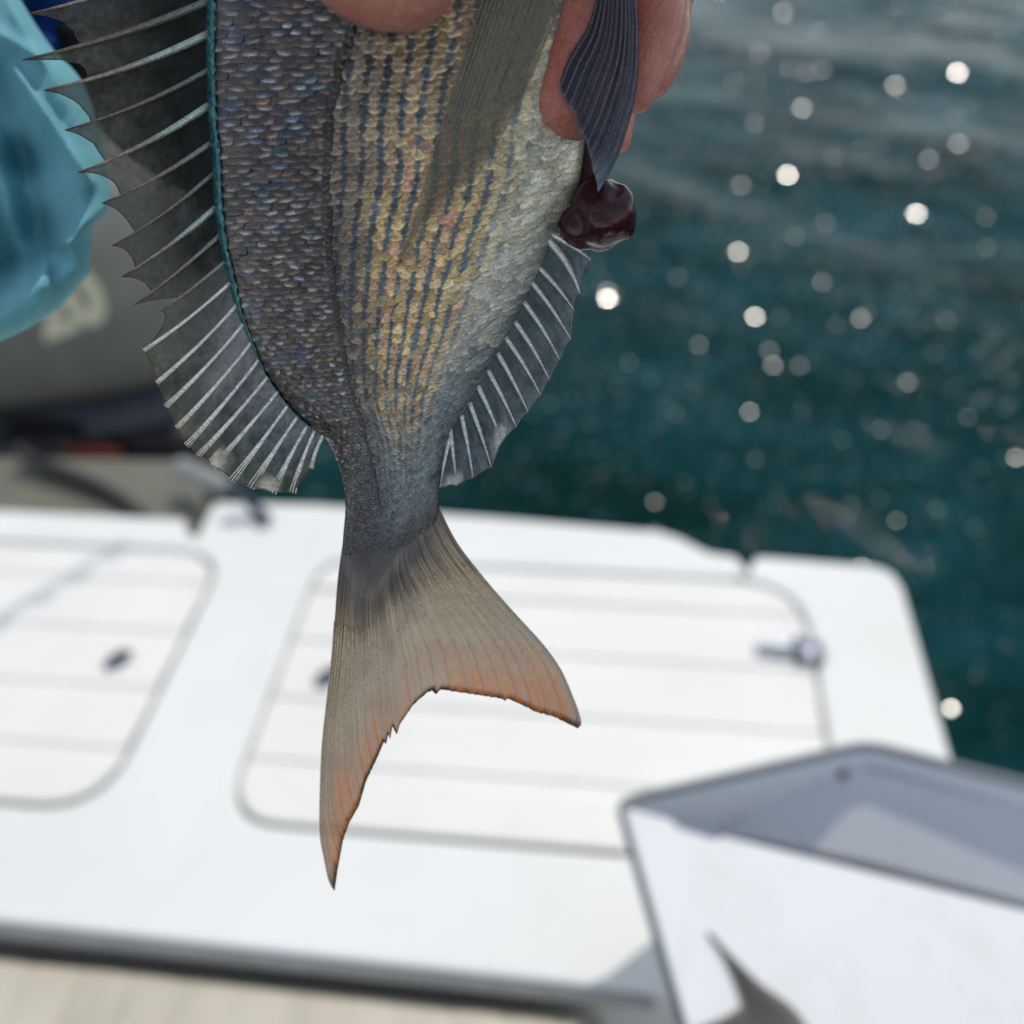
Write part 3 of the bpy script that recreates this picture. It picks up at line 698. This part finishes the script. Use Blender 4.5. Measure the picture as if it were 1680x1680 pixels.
# ---- fins made of rays with a membrane between them
def ray_curve(b, t, bow, n=14):
    b = (b[0] + (7 if t[0] < b[0] else -5), b[1]); b, t = np.array(b, float), np.array(t, float); d = t - b; nrm_ = np.array([d[1], -d[0]]); s = np.linspace(0, 1, n)[:, None]
    return b + d * s + nrm_ * (bow * 4 * s * (1 - s)) * .25
def spread_fin(name, rays, memcol, mat, w0, scallop, spine_col, soft_from, r0, r1, bowl, edgecol, curl=lambda u, s: 0.0, wob=.0005):
    finm = None; cur = [ray_curve(b, t, bw) for b, t, bw in rays]
    n, sub = 14, 8; rows, uv, cl, fc, ed = [], [], [], [], []
    for i in range(len(cur) - 1):
        A = Curve(cur[i], False); B = Curve(cur[i + 1], False); att, dip = scallop[i]
        strip = []
        for k in range(sub + 1):
            f_ = k / sub; sc_ = 1 - att * f_ ** .75 - dip * 4 * f_ * (1 - f_) * (1.3 - .6 * f_)
            jag = 1 + .016 * mnoise.noise(Vector((i * 3.3 + f_ * 9, 1, 2))) * (0 if k in (0, sub) else 1)
            ss = np.linspace(0, 1, n) * sc_ * jag
            strip.append(A(ss) * (1 - f_) + B(ss) * f_); uv.append([(i + f_, q) for q in ss])
            cl.append([memcol(i + f_, q / max(sc_, .01)) for q in ss])
        fc += gridfaces(sub + 1, n, len(rows) * n); rows += strip
    G2 = np.array(rows); m = len(rows); U = np.array(uv)
    Wv = w0 + bowl * U[..., 1] ** 1.5 + wob * np.sin(U[..., 0] * 2 * math.pi) * (1 - np.exp(-6 * U[..., 1])) + np.vectorize(curl)(U[..., 0], U[..., 1])
    V = FPv(G2[..., 0], G2[..., 1], Wv).reshape(-1, 3)
    uvn = U.reshape(-1, 2) / [len(rays), 1]
    finm = mesh(name, V, fc, mat, fish, cols=np.array(cl).reshape(-1, 4), uvs=uvn)
    for i in range(len(cur) - 1):                              # thin dark rim along the free edge
        q = slice(i * (sub + 1), (i + 1) * (sub + 1)); ed.append(tube_geo(FPv(G2[q, -1, 0], G2[q, -1, 1], Wv[q, -1] + .0001), .0002, 5))
    tv, tf = join_geo(ed); mesh('fin_edge', tv, tf, 'ray', finm, cols=[edgecol] * len(tv))
    for i, c_ in enumerate(cur):
        s = np.linspace(0, 1, n); wv = w0 + bowl * s ** 1.5 + .0004 + np.array([curl(i, q) for q in s])
        soft = i >= soft_from; parts = []; cols_ = []
        if not soft:
            parts.append(tube_geo(FPv(c_[:, 0], c_[:, 1], wv), r0[i] * (1 - .82 * s ** 1.3), 8))
            cols_ += [spine_col(i, s_) for s_ in s for _ in range(8)]
        else:
            d = c_[-1] - c_[0]; pn = np.array([-d[1], d[0]]) / np.linalg.norm(d)
            for q, off in enumerate((-1, 0, 1)):
                sp = np.clip((s - .25) / .75, 0, 1); pth = c_ + pn * (off * (1.3 + r1[i] * sp ** 1.2))[:, None] if False else c_ + np.outer(off * (.7 + r1[i] * .55 * sp ** 1.3), pn)
                parts.append(tube_geo(FPv(pth[:, 0], pth[:, 1], wv), r0[i] * (.62 if off == 0 else .42) * (1 - .6 * s), 6)); cols_ += [spine_col(i, s_) for s_ in s for _ in range(6)]
        v, f = join_geo(parts)
        mesh('fin_ray' if soft else 'spine', v, f, 'ray', finm, cols=np.array(cols_), loc=np.mean(v, 0))
    return finm

DR = [((342, -75), (50, 22), .10), ((340, 0), (37, 98), .10), ((338, 54), (72, 148), .13), ((337, 114), (107, 213), .13), ((337, 172), (128, 283), .13), ((339, 235), (168, 333), .12),
      ((343, 285), (184, 403), .12), ((347, 340), (200, 454), .10), ((354, 386), (221, 500), .06), ((362, 430), (264, 510), .05),
      ((372, 463), (236, 575), .08), ((383, 499), (257, 628), .08), ((395, 529), (272, 667), .07), ((409, 558), (290, 702), .06), ((422, 585), (306, 731), .05), ((437, 613), (325, 748), .04),
      ((454, 637), (350, 765), .03), ((470, 659), (380, 789), .02), ((484, 680), (411, 800), -.02), ((498, 697), (447, 808), -.05), ((510, 706), (480, 808), -.10), ((526, 710), (511, 768), -.2)]
def dors_mem(u, s):
    dark = np.array((.020, .021, .020)); g = np.array((.13, .13, .105)); k = u / 21
    c = lerp(dark, g, sstep(.25, .95, s) * (.75 if u < 9 else 1)); c = lerp(c, (.36, .37, .375), sstep(8, 13, u) * (1 - s) * .8)
    a = lerp(1.15, .92, s) if u < 9 else lerp(1.0, .78, s)
    if u > 9: c = lerp(c, (.17, .17, .12), sstep(.75, 1, s))
    if u > 15.5 and s > .55:
        hl = sstep(.75, .95, s) * max(0, math.sin((u - 15.2) * 2.2)) ; c = lerp(c, (.92, .85, .72), hl); a = lerp(a, 1.3, hl)  # sunlit look of the curled fin edge painted in as near-white patches
    return (*c, a)
def dors_spine(i, s):
    if i < 10:
        c = lerp((.30, .34, .31), (.34, .29, .22), sstep(.1, .55, s)); c = lerp(c, (.12, .06, .03), sstep(.82, .97, s))
        c = np.asarray(c) * (1.0, .55, 1.05, .55, 1.0, .75, .6, .95, .8, .9)[i]
        if i in (2, 4, 7): c = lerp(c, (.50, .66, .58), .8 * sstep(.02, .12, s) * (1 - sstep(.30, .5, s)))
        return c
    return lerp((.85, .86, .85), (.90, .86, .74), s)
spread_fin('dorsal_fin', DR, dors_mem, 'dorsal_skin', 0.0, [(.30, .05), (.26, .10), (.17, .05), (.20, .03), (.16, .07), (.22, .02), (.14, .04), (.20, .03), (.30, -.02), (.05, .12)] + [(.0, .018)] * 12, dors_spine, 10,
           [.0011, .0013, .00125, .0009, .0012, .00095, .0008, .0010, .0008, .0007] + [.00105] * 12, [0] * 10 + [3, 4, 5, 5, 6, 6, 7, 8, 9, 9, 8, 4], .003, (.10, .055, .03),
           curl=lambda u, s: .0085 * float(sstep(.78, 1, s)) * max(0, math.sin((u - 15.2) * 2.2)) if u > 15.2 else 0.0)
AR = [((905, 383), (969, 426), .16), ((902, 392), (951, 481), .26), ((889, 439), (941, 508), .12), ((876, 462), (936, 556), .10), ((864, 495), (918, 590), .10), ((849, 527), (901, 622), .10), ((834, 553), (887, 648), .08),
      ((821, 579), (866, 675), .06), ((805, 607), (847, 700), .06), ((789, 633), (824, 724), .05), ((775, 660), (806, 766), .05), ((762, 681), (776, 784), .05), ((743, 702), (749, 796), .03), ((731, 718), (722, 800), -.05)]
def anal_mem(u, s):
    c = lerp((.10, .12, .13), (.17, .18, .20), sstep(.2, .9, s)); c = lerp(c, (.10, .13, .14), (1 - sstep(0, .25, s)) * .8)
    a = lerp(.95, .78, s)
    ed = sstep(.80, 1, s); c = lerp(c, (.26, .26, .27), ed * .6)
    if u > 8.3:
        hl = sstep(.70, .9, s) * max(0, math.sin((u - 8.2) * 1.9)); c = lerp(c, (.90, .88, .84), hl); a = lerp(a, 1.1, hl)  # pale patches paint sunlight onto the curled lower edge
    return (*c, a)
spread_fin('anal_fin', AR, anal_mem, 'anal_skin', 0.001, [(.06, .06), (.04, .05)] + [(.0, .02)] * 11, lambda i, s: lerp((.66, .66, .62), (.62, .60, .58), s), 20,
           [.0011, .0013] + [.0008] * 12, [0] * 14, .002, (.20, .20, .21), curl=lambda u, s: .009 * float(sstep(.74, 1, s)) * max(0, math.sin((u - 8.2) * 1.9)) if u > 8.3 else 0.0)

# ---- tail fin
top = Curve([(564, 880), (572, 905), (585, 940), (606, 960), (628, 940), (654, 905), (684, 868), (720, 832)])
lef = Curve([(564, 880), (558, 920), (553, 962), (545, 1071), (537, 1144), (528, 1225), (524, 1326), (525, 1374), (531, 1407), (539, 1445), (549, 1462)])
rig = Curve([(720, 832), (747, 885), (779, 929), (820, 978), (856, 1018), (893, 1059), (921, 1099), (941, 1144), (951, 1172), (954, 1188), (948, 1195)])
trail = [(549, 1462), (554, 1427), (563, 1378), (573, 1350), (589, 1322), (601, 1281), (620, 1241), (630, 1217), (633, 1222), (637, 1205), (640, 1213), (644, 1192), (651, 1206), (655, 1190), (662, 1180), (678, 1156), (701, 1136), (709, 1133), (715, 1139), (723, 1131), (755, 1136), (796, 1142), (822, 1146), (828, 1150), (833, 1146), (868, 1162), (876, 1167), (909, 1176), (929, 1186), (948, 1195)]
bot = Curve(trail, False)
NS, NQ = 60, 430
P, S, Q = coons(top, bot, lef, rig, NS, NQ)
jit = np.array([1.6 * mnoise.noise(Vector((q * 160, 0, 3))) + 1.0 * mnoise.noise(Vector((q * 400, 5, 3))) for q in np.linspace(0, 1, NQ)])
P[..., 1] += jit[None, :] * S ** 8
lobe = np.abs(Q - .52)
fine = np.sin(Q * 2 * math.pi * 74) * (.00016 + .0001 * S) + np.sin(Q * 2 * math.pi * 19) * .00035 * (1 - S) + .0002 * np.sin(Q * 2 * math.pi * 37 + 1)
tb = (P[..., 0] - (Lf(P[..., 1]) + Rt(P[..., 1])) / 2) / np.maximum(1, (Rt(P[..., 1]) - Lf(P[..., 1])) / 2)
Wt = np.where(P[..., 1] < 1003, body_w(tb, P[..., 1]), 0) + .0006 * (1 - sstep(.2, .5, S)) - .0010 * (1 - sstep(0, .07, S)) + fine * .7 * sstep(0, .15, S) + .004 * np.sin(Q * 3.1 + .4) * S + .0012 * np.sin(Q * 11) * S
col = np.zeros((NS, NQ, 4))
dist_e = np.linalg.norm(P - bot(Q), axis=-1)              # pixels from the trailing edge
orange = (1 - sstep(0, 110 + 50 * sstep(.2, .4, lobe), dist_e))
for i in range(NS):
    for j in range(NQ):
        s, q = S[i, j], Q[i, j]; nz = mnoise.noise(Vector((q * 9, s * 5, 1)))
        c = root_col((.18, .172, .178), P[i, j, 0], P[i, j, 1], 42 * nz + 34 * mnoise.noise(Vector((q * 60, s * 2, 7))), (.165, .155, .155))
        c = lerp(c, (.66, .56, .40), sstep(.2, .5, s) * (1 - sstep(.5, .75, s)) * (.5 + nz) * (1 - abs(q - .45) * 1.6 if abs(q - .45) < .6 else 0))
        c = lerp(c, (.64, .235, .080), np.clip(orange[i, j] * (.95 + .7 * nz) * (.55 + .45 * min(1, abs(q - .5) * 3)), 0, 1))
        if q > .8: c = lerp(c, (.48, .19, .06), sstep(.8, 1, s) * .7 * sstep(.8, .97, q))
        c = lerp(c, (.20, .20, .18), max(sstep(.975, .995, q), sstep(.03, .0, q) if False else (1 - sstep(.004, .03, q))) * .5)
        c = lerp(c, (.012, .011, .012), (1 - sstep(2.0, 7, dist_e[i, j] + 3 * nz)) * .93)
        if q > .95: c = lerp(c, (.03, .02, .015), sstep(.965, 1, s) * .8)
        if q < .06: c = lerp(c, (.04, .025, .018), sstep(.95, 1, s) * .8)
        col[i, j] = (*c, (1.15 - .18 * s) + .5 * (1 - sstep(.1, .35, s)) + .3 * (1 - sstep(3, 12, dist_e[i, j])))
V = FPv(P[..., 0], P[..., 1], Wt).reshape(-1, 3)
tailf = mesh('tail_fin', V, gridfaces(NS, NQ), 'tail_skin', fish, cols=col.reshape(-1, 4), uvs=np.stack([Q, S], -1).reshape(-1, 2))
for j, q in enumerate(np.r_[np.linspace(.006, .44, 12), np.linspace(.55, .994, 12)]):
    jj = int(q * (NQ - 1)); pth = P[14::3, jj]; ww = Wt[14::3, jj] + .00018; k = len(pth); s = np.linspace(0, 1, k)
    v, f = tube_geo(FPv(pth[:, 0], pth[:, 1], ww), .00034 * (1 - .75 * s), 6)
    mesh('fin_ray', v, f, 'ray', tailf, cols=[lerp(col[min(NS - 1, 14 + int(a * (NS - 15))), jj, :3] * 1.25, (.30, .27, .2), .25) for a in s for _ in range(6)], loc=np.mean(v, 0))

# ---- pectoral fin folded along the flank
top = Curve([(800, -40), (870, -70), (945, -40)])
lef = Curve([(800, -40), (775, 40), (742, 140), (712, 240), (684, 340), (655, 425), (642, 446)])
rig = Curve([(945, -40), (905, 50), (868, 140), (815, 240), (752, 330), (690, 405), (648, 446)])
bot = Curve([(642, 446), (645, 449), (648, 446)])
P, S, Q = coons(top, bot, lef, rig, 50, 90)
tt = (P[..., 0] - (Lf(P[..., 1]) + Rt(P[..., 1])) / 2) / ((Rt(P[..., 1]) - Lf(P[..., 1])) / 2)
rib = .00018 * np.sin(Q * 2 * math.pi * 15)
Wp = body_w(np.clip(tt, -.97, .97), P[..., 1]) + .0011 + .0012 * (1 - S) + rib
col = np.zeros((50, 90, 4))
for i in range(50):
    for j in range(90):
        s, q = S[i, j], Q[i, j]; c = lerp((.26, .25, .20), (.32, .27, .18), sstep(.2, .8, s)); c = lerp(c, (.33, .31, .24), .5 * math.exp(-((q - .35) / .2) ** 2))
        a = lerp(.86, .26, sstep(.25, .9, s)) * lerp(1, .5, 1 - sstep(0, .14, min(q, 1 - q))) * lerp(1, .55, sstep(.62, 1, q) * sstep(.25, .7, s)); col[i, j] = (*c, a)
pect = mesh('pectoral_fin', FPv(P[..., 0], P[..., 1], Wp).reshape(-1, 3), [q[::-1] for q in gridfaces(50, 90)], 'pect_skin', fish, cols=col.reshape(-1, 4), uvs=np.stack([Q, S], -1).reshape(-1, 2))
for j in range(3, 90, 6):
    pth = P[:, j]; n_ = int(50 * (1 - .35 * (j / 90)))
    v, f = tube_geo(FPv(pth[:n_, 0], pth[:n_, 1], Wp[:n_, j] + .00015), .00028 * (1 - .7 * np.linspace(0, 1, n_)), 5)
    mesh('fin_ray', v, f, 'ray', pect, cols=[(.24, .225, .18)] * len(v), loc=np.mean(v, 0))

# ---- pelvic fin hanging at the belly
top = Curve([(985, -30), (1015, -45), (1042, -30)])
lef = Curve([(985, -30), (965, 40), (935, 90), (917, 134)])
rig = Curve([(1042, -30), (1048, 60), (1044, 150), (1022, 235), (1000, 285), (981, 316)])
bot = Curve([(917, 134), (920, 150), (927, 162), (930, 172), (943, 184), (946, 200), (952, 218), (961, 230), (965, 246), (970, 262), (973, 280), (979, 298), (981, 316)], False)
P, S, Q = coons(top, bot, lef, rig, 40, 80)
Wq = .0215 + .0025 * np.sin(Q * 2.6 + .3) + .0006 * np.sin(Q * 2 * math.pi * 9) * (.3 + S) - .004 * S
col = np.zeros((40, 80, 4))
for i in range(40):
    for j in range(80):
        s, q = S[i, j], Q[i, j]; c = lerp((.030, .031, .046), (.075, .080, .115), sstep(.15, .9, s)); c = lerp(c, (.10, .135, .18), sstep(.72, .85, q) * sstep(.1, .5, s) * .9)
        c = lerp(c, (.28, .36, .42), sstep(.86, 1, s) * sstep(.55, 1, q)); c = lerp(c, (.30, .30, .34), sstep(.97, 1, s) * .7); col[i, j] = (*c, 1)
pel = mesh('pelvic_fin', FPv(P[..., 0], P[..., 1], Wq).reshape(-1, 3), [q[::-1] for q in gridfaces(40, 80)], 'pelvic_skin', fish, cols=col.reshape(-1, 4), uvs=np.stack([Q, S], -1).reshape(-1, 2))
for j in range(4, 80, 7):
    pth = P[:, j]; v, f = tube_geo(FPv(pth[:, 0], pth[:, 1], Wq[:, j] + .0002), .00042 * (1 - .6 * np.linspace(0, 1, 40)), 6)
    mesh('fin_ray', v, f, 'ray', pel, cols=[lerp((.07, .07, .095), (.15, .17, .21), a) for a in np.linspace(0, 1, 40) for _ in range(6)], loc=np.mean(v, 0))

# ---- dark wet lump below the pelvic fin
def blob(c, r, seed, amp=.12, squash=(1, 1, 1), n=3):
    bm = bmesh.new(); bmesh.ops.create_icosphere(bm, subdivisions=n + 1, radius=1)
    for v in bm.verts:
        k = 1 + amp * mnoise.noise(v.co * 1.6 + Vector((seed, 0, 0))) + amp * .3 * mnoise.noise(v.co * 5 + Vector((seed, 3, 0)))
        v.co = Vector((v.co.x * squash[0], v.co.y * squash[1], v.co.z * squash[2])) * k * r + Vector(c)
    V = [tuple(v.co) for v in bm.verts]; F = [tuple(v.index for v in f.verts) for f in bm.faces]; bm.free(); return V, F
gp = [blob(FPv(990, 351, .004), 54 * PX, 21, .16, (.98, 1, .9)), blob(FPv(955, 372, .002), 37 * PX, 14, .08, (1, 1.0, .9)), blob(FPv(985, 388, .002), 26 * PX, 28, .1, (1.1, .9, .9))]
gp.append(tube_geo(FPv(np.array([978, 976, 972, 968]), np.array([225, 270, 310, 345]), .0), np.array([20, 21, 23, 26]) * PX, 12))
gl = mesh('gut_lobe', *join_geo(gp), 'gut', fish)
rmg = gl.modifiers.new('fuse', 'REMESH'); rmg.mode = 'VOXEL'; rmg.voxel_size = .0007; rmg.use_smooth_shade = True
smg = gl.modifiers.new('soften', 'SMOOTH'); smg.factor = .5; smg.iterations = 5
gl['label'] = 'glossy dark maroon lump hanging at the belly'
mesh('water_drop', *blob(FPv(876, 405, .0), 5 * PX, 3, .1, (1.1, .8, .6), 2), simple('clear_drop', (.7, .72, .72), .05, nscale=3), fish).location = (0, 0, float(body_w(.93, 405)) + .0005)

# ================================================================ PERSON: hand and shirt
person = tag(empty('person', FM), 'person in a teal shirt gripping the fish from above', 'person')
def finger(pts, rad, wv, n=40):
    c_ = Curve([(p[0], p[1], w_) for p, w_ in zip(pts, wv)]); q = c_(np.linspace(0, 1, n)); r = np.interp(np.linspace(0, 1, n), np.linspace(0, 1, len(rad)), rad)
    L = Curve(pts); pxl = np.sum(np.linalg.norm(np.diff(np.array(pts, float), axis=0), axis=1))
    s = np.linspace(0, 1, n); tip = np.clip((1 - s) * pxl / r, 0, 1); r = r * np.sqrt(1 - (1 - tip) ** 2 + 1e-4)
    return tube_geo(FPv(q[:, 0], q[:, 1], q[:, 2]), r * PX, 20)
geo = [finger([(760, -560), (690, -330), (640, -150), (607, 48)], [130, 118, 108, 104], [.075, .060, .050, .0365]),        # thumb
       finger([(1150, -480), (1075, -260), (985, -60), (908, 236)], [70, 66, 62, 56], [-.012, .002, .005, .0065]),           # finger pad on the belly
       finger([(1190, -470), (1140, -240), (1078, -60), (1075, 60), (1030, 190)], [80, 66, 58, 46, 26], [-.02, -.012, -.008, -.006, -.004]),
       finger([(1220, -460), (1190, -200), (1100, -20), (1092, 70), (1060, 160)], [70, 56, 48, 44, 30], [-.035, -.03, -.024, -.018, -.014]),
       finger([(1200, -430), (1150, -150), (1040, 60), (1006, 258)], [50, 40, 32, 27], [-.05, -.045, -.032, -.026])]
V_, F_ = join_geo(geo + [tube_geo(FPv(np.array([700, 850, 1000, 1180, 1250]), np.array([-560, -600, -600, -560, -500]), np.array([.075, .06, .03, 0., -.02])), np.array([120, 165, 190, 170, 110]) * PX, 20),
                         tube_geo(FPv(np.array([980, 1010, 1060, 1120, 1200]), np.array([-560, -760, -960, -1250, -1700]), .03), np.array([190, 165, 150, 170, 210]) * PX, 20)])
hand = mesh('hand', V_, F_, 'skin', person)
rm = hand.modifiers.new('fuse', 'REMESH'); rm.mode = 'VOXEL'; rm.voxel_size = .0009; rm.use_smooth_shade = True
sm = hand.modifiers.new('soften', 'SMOOTH'); sm.factor = .5; sm.iterations = 8

def cloth_patch(name, tp, bt, lf, rt, depth, folds, thick, mat, ns=90, nq=90):
    P, S, Q = coons(Curve(tp), Curve(bt), Curve(lf), Curve(rt), ns, nq)
    rimd = np.clip(np.minimum.reduce([S, 1 - S, Q, 1 - Q]) * 9, 0, 1); bulge = thick * np.sqrt(1 - (1 - rimd) ** 2)
    Fo = np.zeros_like(S)
    for (x0, y0), (x1, y1), wd, h in folds:
        a = np.array((x0, y0)); d = np.array((x1, y1)) - a; L2 = d @ d; t = np.clip(((P - a) @ d) / L2, 0, 1)
        dist = np.linalg.norm(P - a - t[..., None] * d, axis=-1); Fo += h * np.exp(-(dist / wd) ** 2)
    Fo += np.array([[.003 * mnoise.noise(Vector((p[0] * .012 + p[1] * .010, p[1] * .006 - p[0] * .004, 3))) + .0016 * (1 - abs(mnoise.noise(Vector((p[0] * .03 + p[1] * .02, p[1] * .012, 8))))) for p in r_] for r_ in P])
    def W(dep): 
        d = np.stack([(P[..., 0] - CPX) / FPX, (P[..., 1] - CPX) / FPX, np.ones_like(S)], -1) @ M.T
        return ((CAM + d * dep[..., None]) - O_) @ FR.T
    fr_ = W(depth - (bulge + Fo * rimd) * .8).reshape(-1, 3); bk_ = W(depth + bulge * 1.6).reshape(-1, 3)
    uv = np.stack([Q, S], -1).reshape(-1, 2)
    o = mesh(name, np.vstack([fr_, bk_]), gridfaces(ns, nq) + [q[::-1] for q in gridfaces(ns, nq, ns * nq)], mat, person, uvs=np.vstack([uv, uv]))
    bm = bmesh.new(); bm.from_mesh(o.data); bmesh.ops.remove_doubles(bm, verts=bm.verts, dist=1e-5); bmesh.ops.recalc_face_normals(bm, faces=bm.faces); bm.to_mesh(o.data); bm.free()
    return o
cloth_patch('shirt', [(-330, -260), (-160, -240), (-20, -90)], [(-330, 640), (-180, 620), (0, 560), (90, 510), (147, 449)],
            [(-330, -260), (-360, 200), (-330, 640)], [(-20, -90), (40, 10), (85, 78), (135, 135), (168, 235), (180, 332), (152, 372), (150, 410), (147, 449)], .37,
            [((-20, 130), (40, 260), 38, -.022), ((40, 260), (75, 420), 36, -.020), ((-30, 480), (60, 380), 46, -.026), ((110, 398), (165, 345), 13, .008), ((110, 398), (150, 442), 12, .009), ((60, 520), (75, 440), 12, .012),
             ((20, 110), (150, 300), 9, .007), ((-60, 220), (0, 420), 30, -.026), ((0, 60), (60, 90), 14, .004)], .028, 'teal')
cloth_patch('undershirt', [(-60, -300), (140, -300), (320, -300)], [(60, 100), (110, 128), (180, 140)], [(-60, -300), (0, -60), (60, 100)], [(320, -300), (270, -60), (180, 140)], .43,
            [((60, 20), (180, 90), 18, -.006)], .02, 'blue', 50, 50)
cloth_patch('dark_garment', [(90, 40), (170, 30), (330, -60)], [(125, 165), (215, 260), (360, 345)], [(90, 40), (105, 110), (125, 165)], [(330, -60), (350, 140), (360, 345)], .41, [], .008, 'blackcloth', 40, 40)

# ================================================================ SECOND FISH, lying in the tub
def second_fish():
    zt = ZB + .0005; e = tag(empty('fish', loc=G(1330, 1690, zt)), 'grey dead fish lying on the white cutting board, only its tail in view', 'fish')
    o = np.array(G(1330, 1690, zt))
    def gz(P, z): return np.array([[G(p[0], p[1], zz) for p, zz in zip(r_, zr)] for r_, zr in zip(P, z)])
    top = Curve([(1262, 1740), (1300, 1760), (1345, 1735)]); lef = Curve([(1258, 1740), (1224, 1660), (1206, 1610), (1185, 1565), (1160, 1531)])
    rig = Curve([(1352, 1735), (1308, 1660), (1250, 1615), (1205, 1572), (1164, 1529)]); bot = Curve([(1160, 1531), (1161, 1529), (1164, 1529)])
    P, S, Q = coons(top, bot, lef, rig, 30, 40); z = zt + .006 * (1 - S) + .0015 + .0006 * np.sin(Q * 50)
    cl = [(*lerp((.10, .095, .085), (.17, .16, .14), .5 + .5 * math.sin(q * 60)), 1) for q in Q.ravel()]
    mesh('tail_fin', gz(P, z).reshape(-1, 3) - o, gridfaces(30, 40), 'tail_skin', e, cols=cl, uvs=np.stack([Q, S], -1).reshape(-1, 2))
    lef = Curve([(1262, 1700), (1222, 1654), (1188, 1668), (1100, 1705)]); rig = Curve([(1290, 1800), (1240, 1745), (1180, 1725), (1100, 1712)])
    top = Curve([(1262, 1700), (1275, 1760), (1290, 1800)]); bot = Curve([(1100, 1710), (1100, 1711), (1100, 1712)])
    P, S, Q = coons(top, bot, lef, rig, 30, 40); z = zt + .006 * (1 - S) + .0015
    mesh('tail_fin', gz(P, z).reshape(-1, 3) - o, gridfaces(30, 40), 'tail_skin', e, cols=cl, uvs=np.stack([Q, S], -1).reshape(-1, 2))
    c0 = np.array(G(1275, 1690, zt)); 
    pth = [np.array(G(*p, zt + h)) for p, h in (((1285, 1735), .007), ((1330, 1790), .010), ((1400, 1850), .018), ((1500, 1930), .026), ((1620, 2010), .026), ((1720, 2080), .016), ((1780, 2120), .010))]
    v, f = tube_geo(catmull(pth, 5), np.interp(np.linspace(0, 1, 31), np.linspace(0, 1, 7), [.007, .010, .018, .026, .026, .016, .004]), 16)
    mesh('body', np.array(v) - o, f, 'scale', e, cols=[(.13, .125, .115)] * len(v))
second_fish()

# digits: orient on the cowling's near face
ctr = D(128, 488, 1.60); nrm_ = Vector((.10, -.93, .30)).normalized(); xax = Vector((1, .12, .30)); xax = (xax - nrm_ * xax.dot(nrm_)).normalized(); yax = nrm_.cross(xax)
ctr = D(122, 490, 1.47 * MS)
mw = Matrix([[xax[i], yax[i], nrm_[i], ctr[i]] for i in range(3)] + [[0, 0, 0, 1]]) @ Matrix.Translation((-.10, -.055, 0))
dg_o.matrix_parent_inverse = Matrix.Translation(-Vector(mo)); dg_o.matrix_basis = mw
bpy.context.view_layer.update()
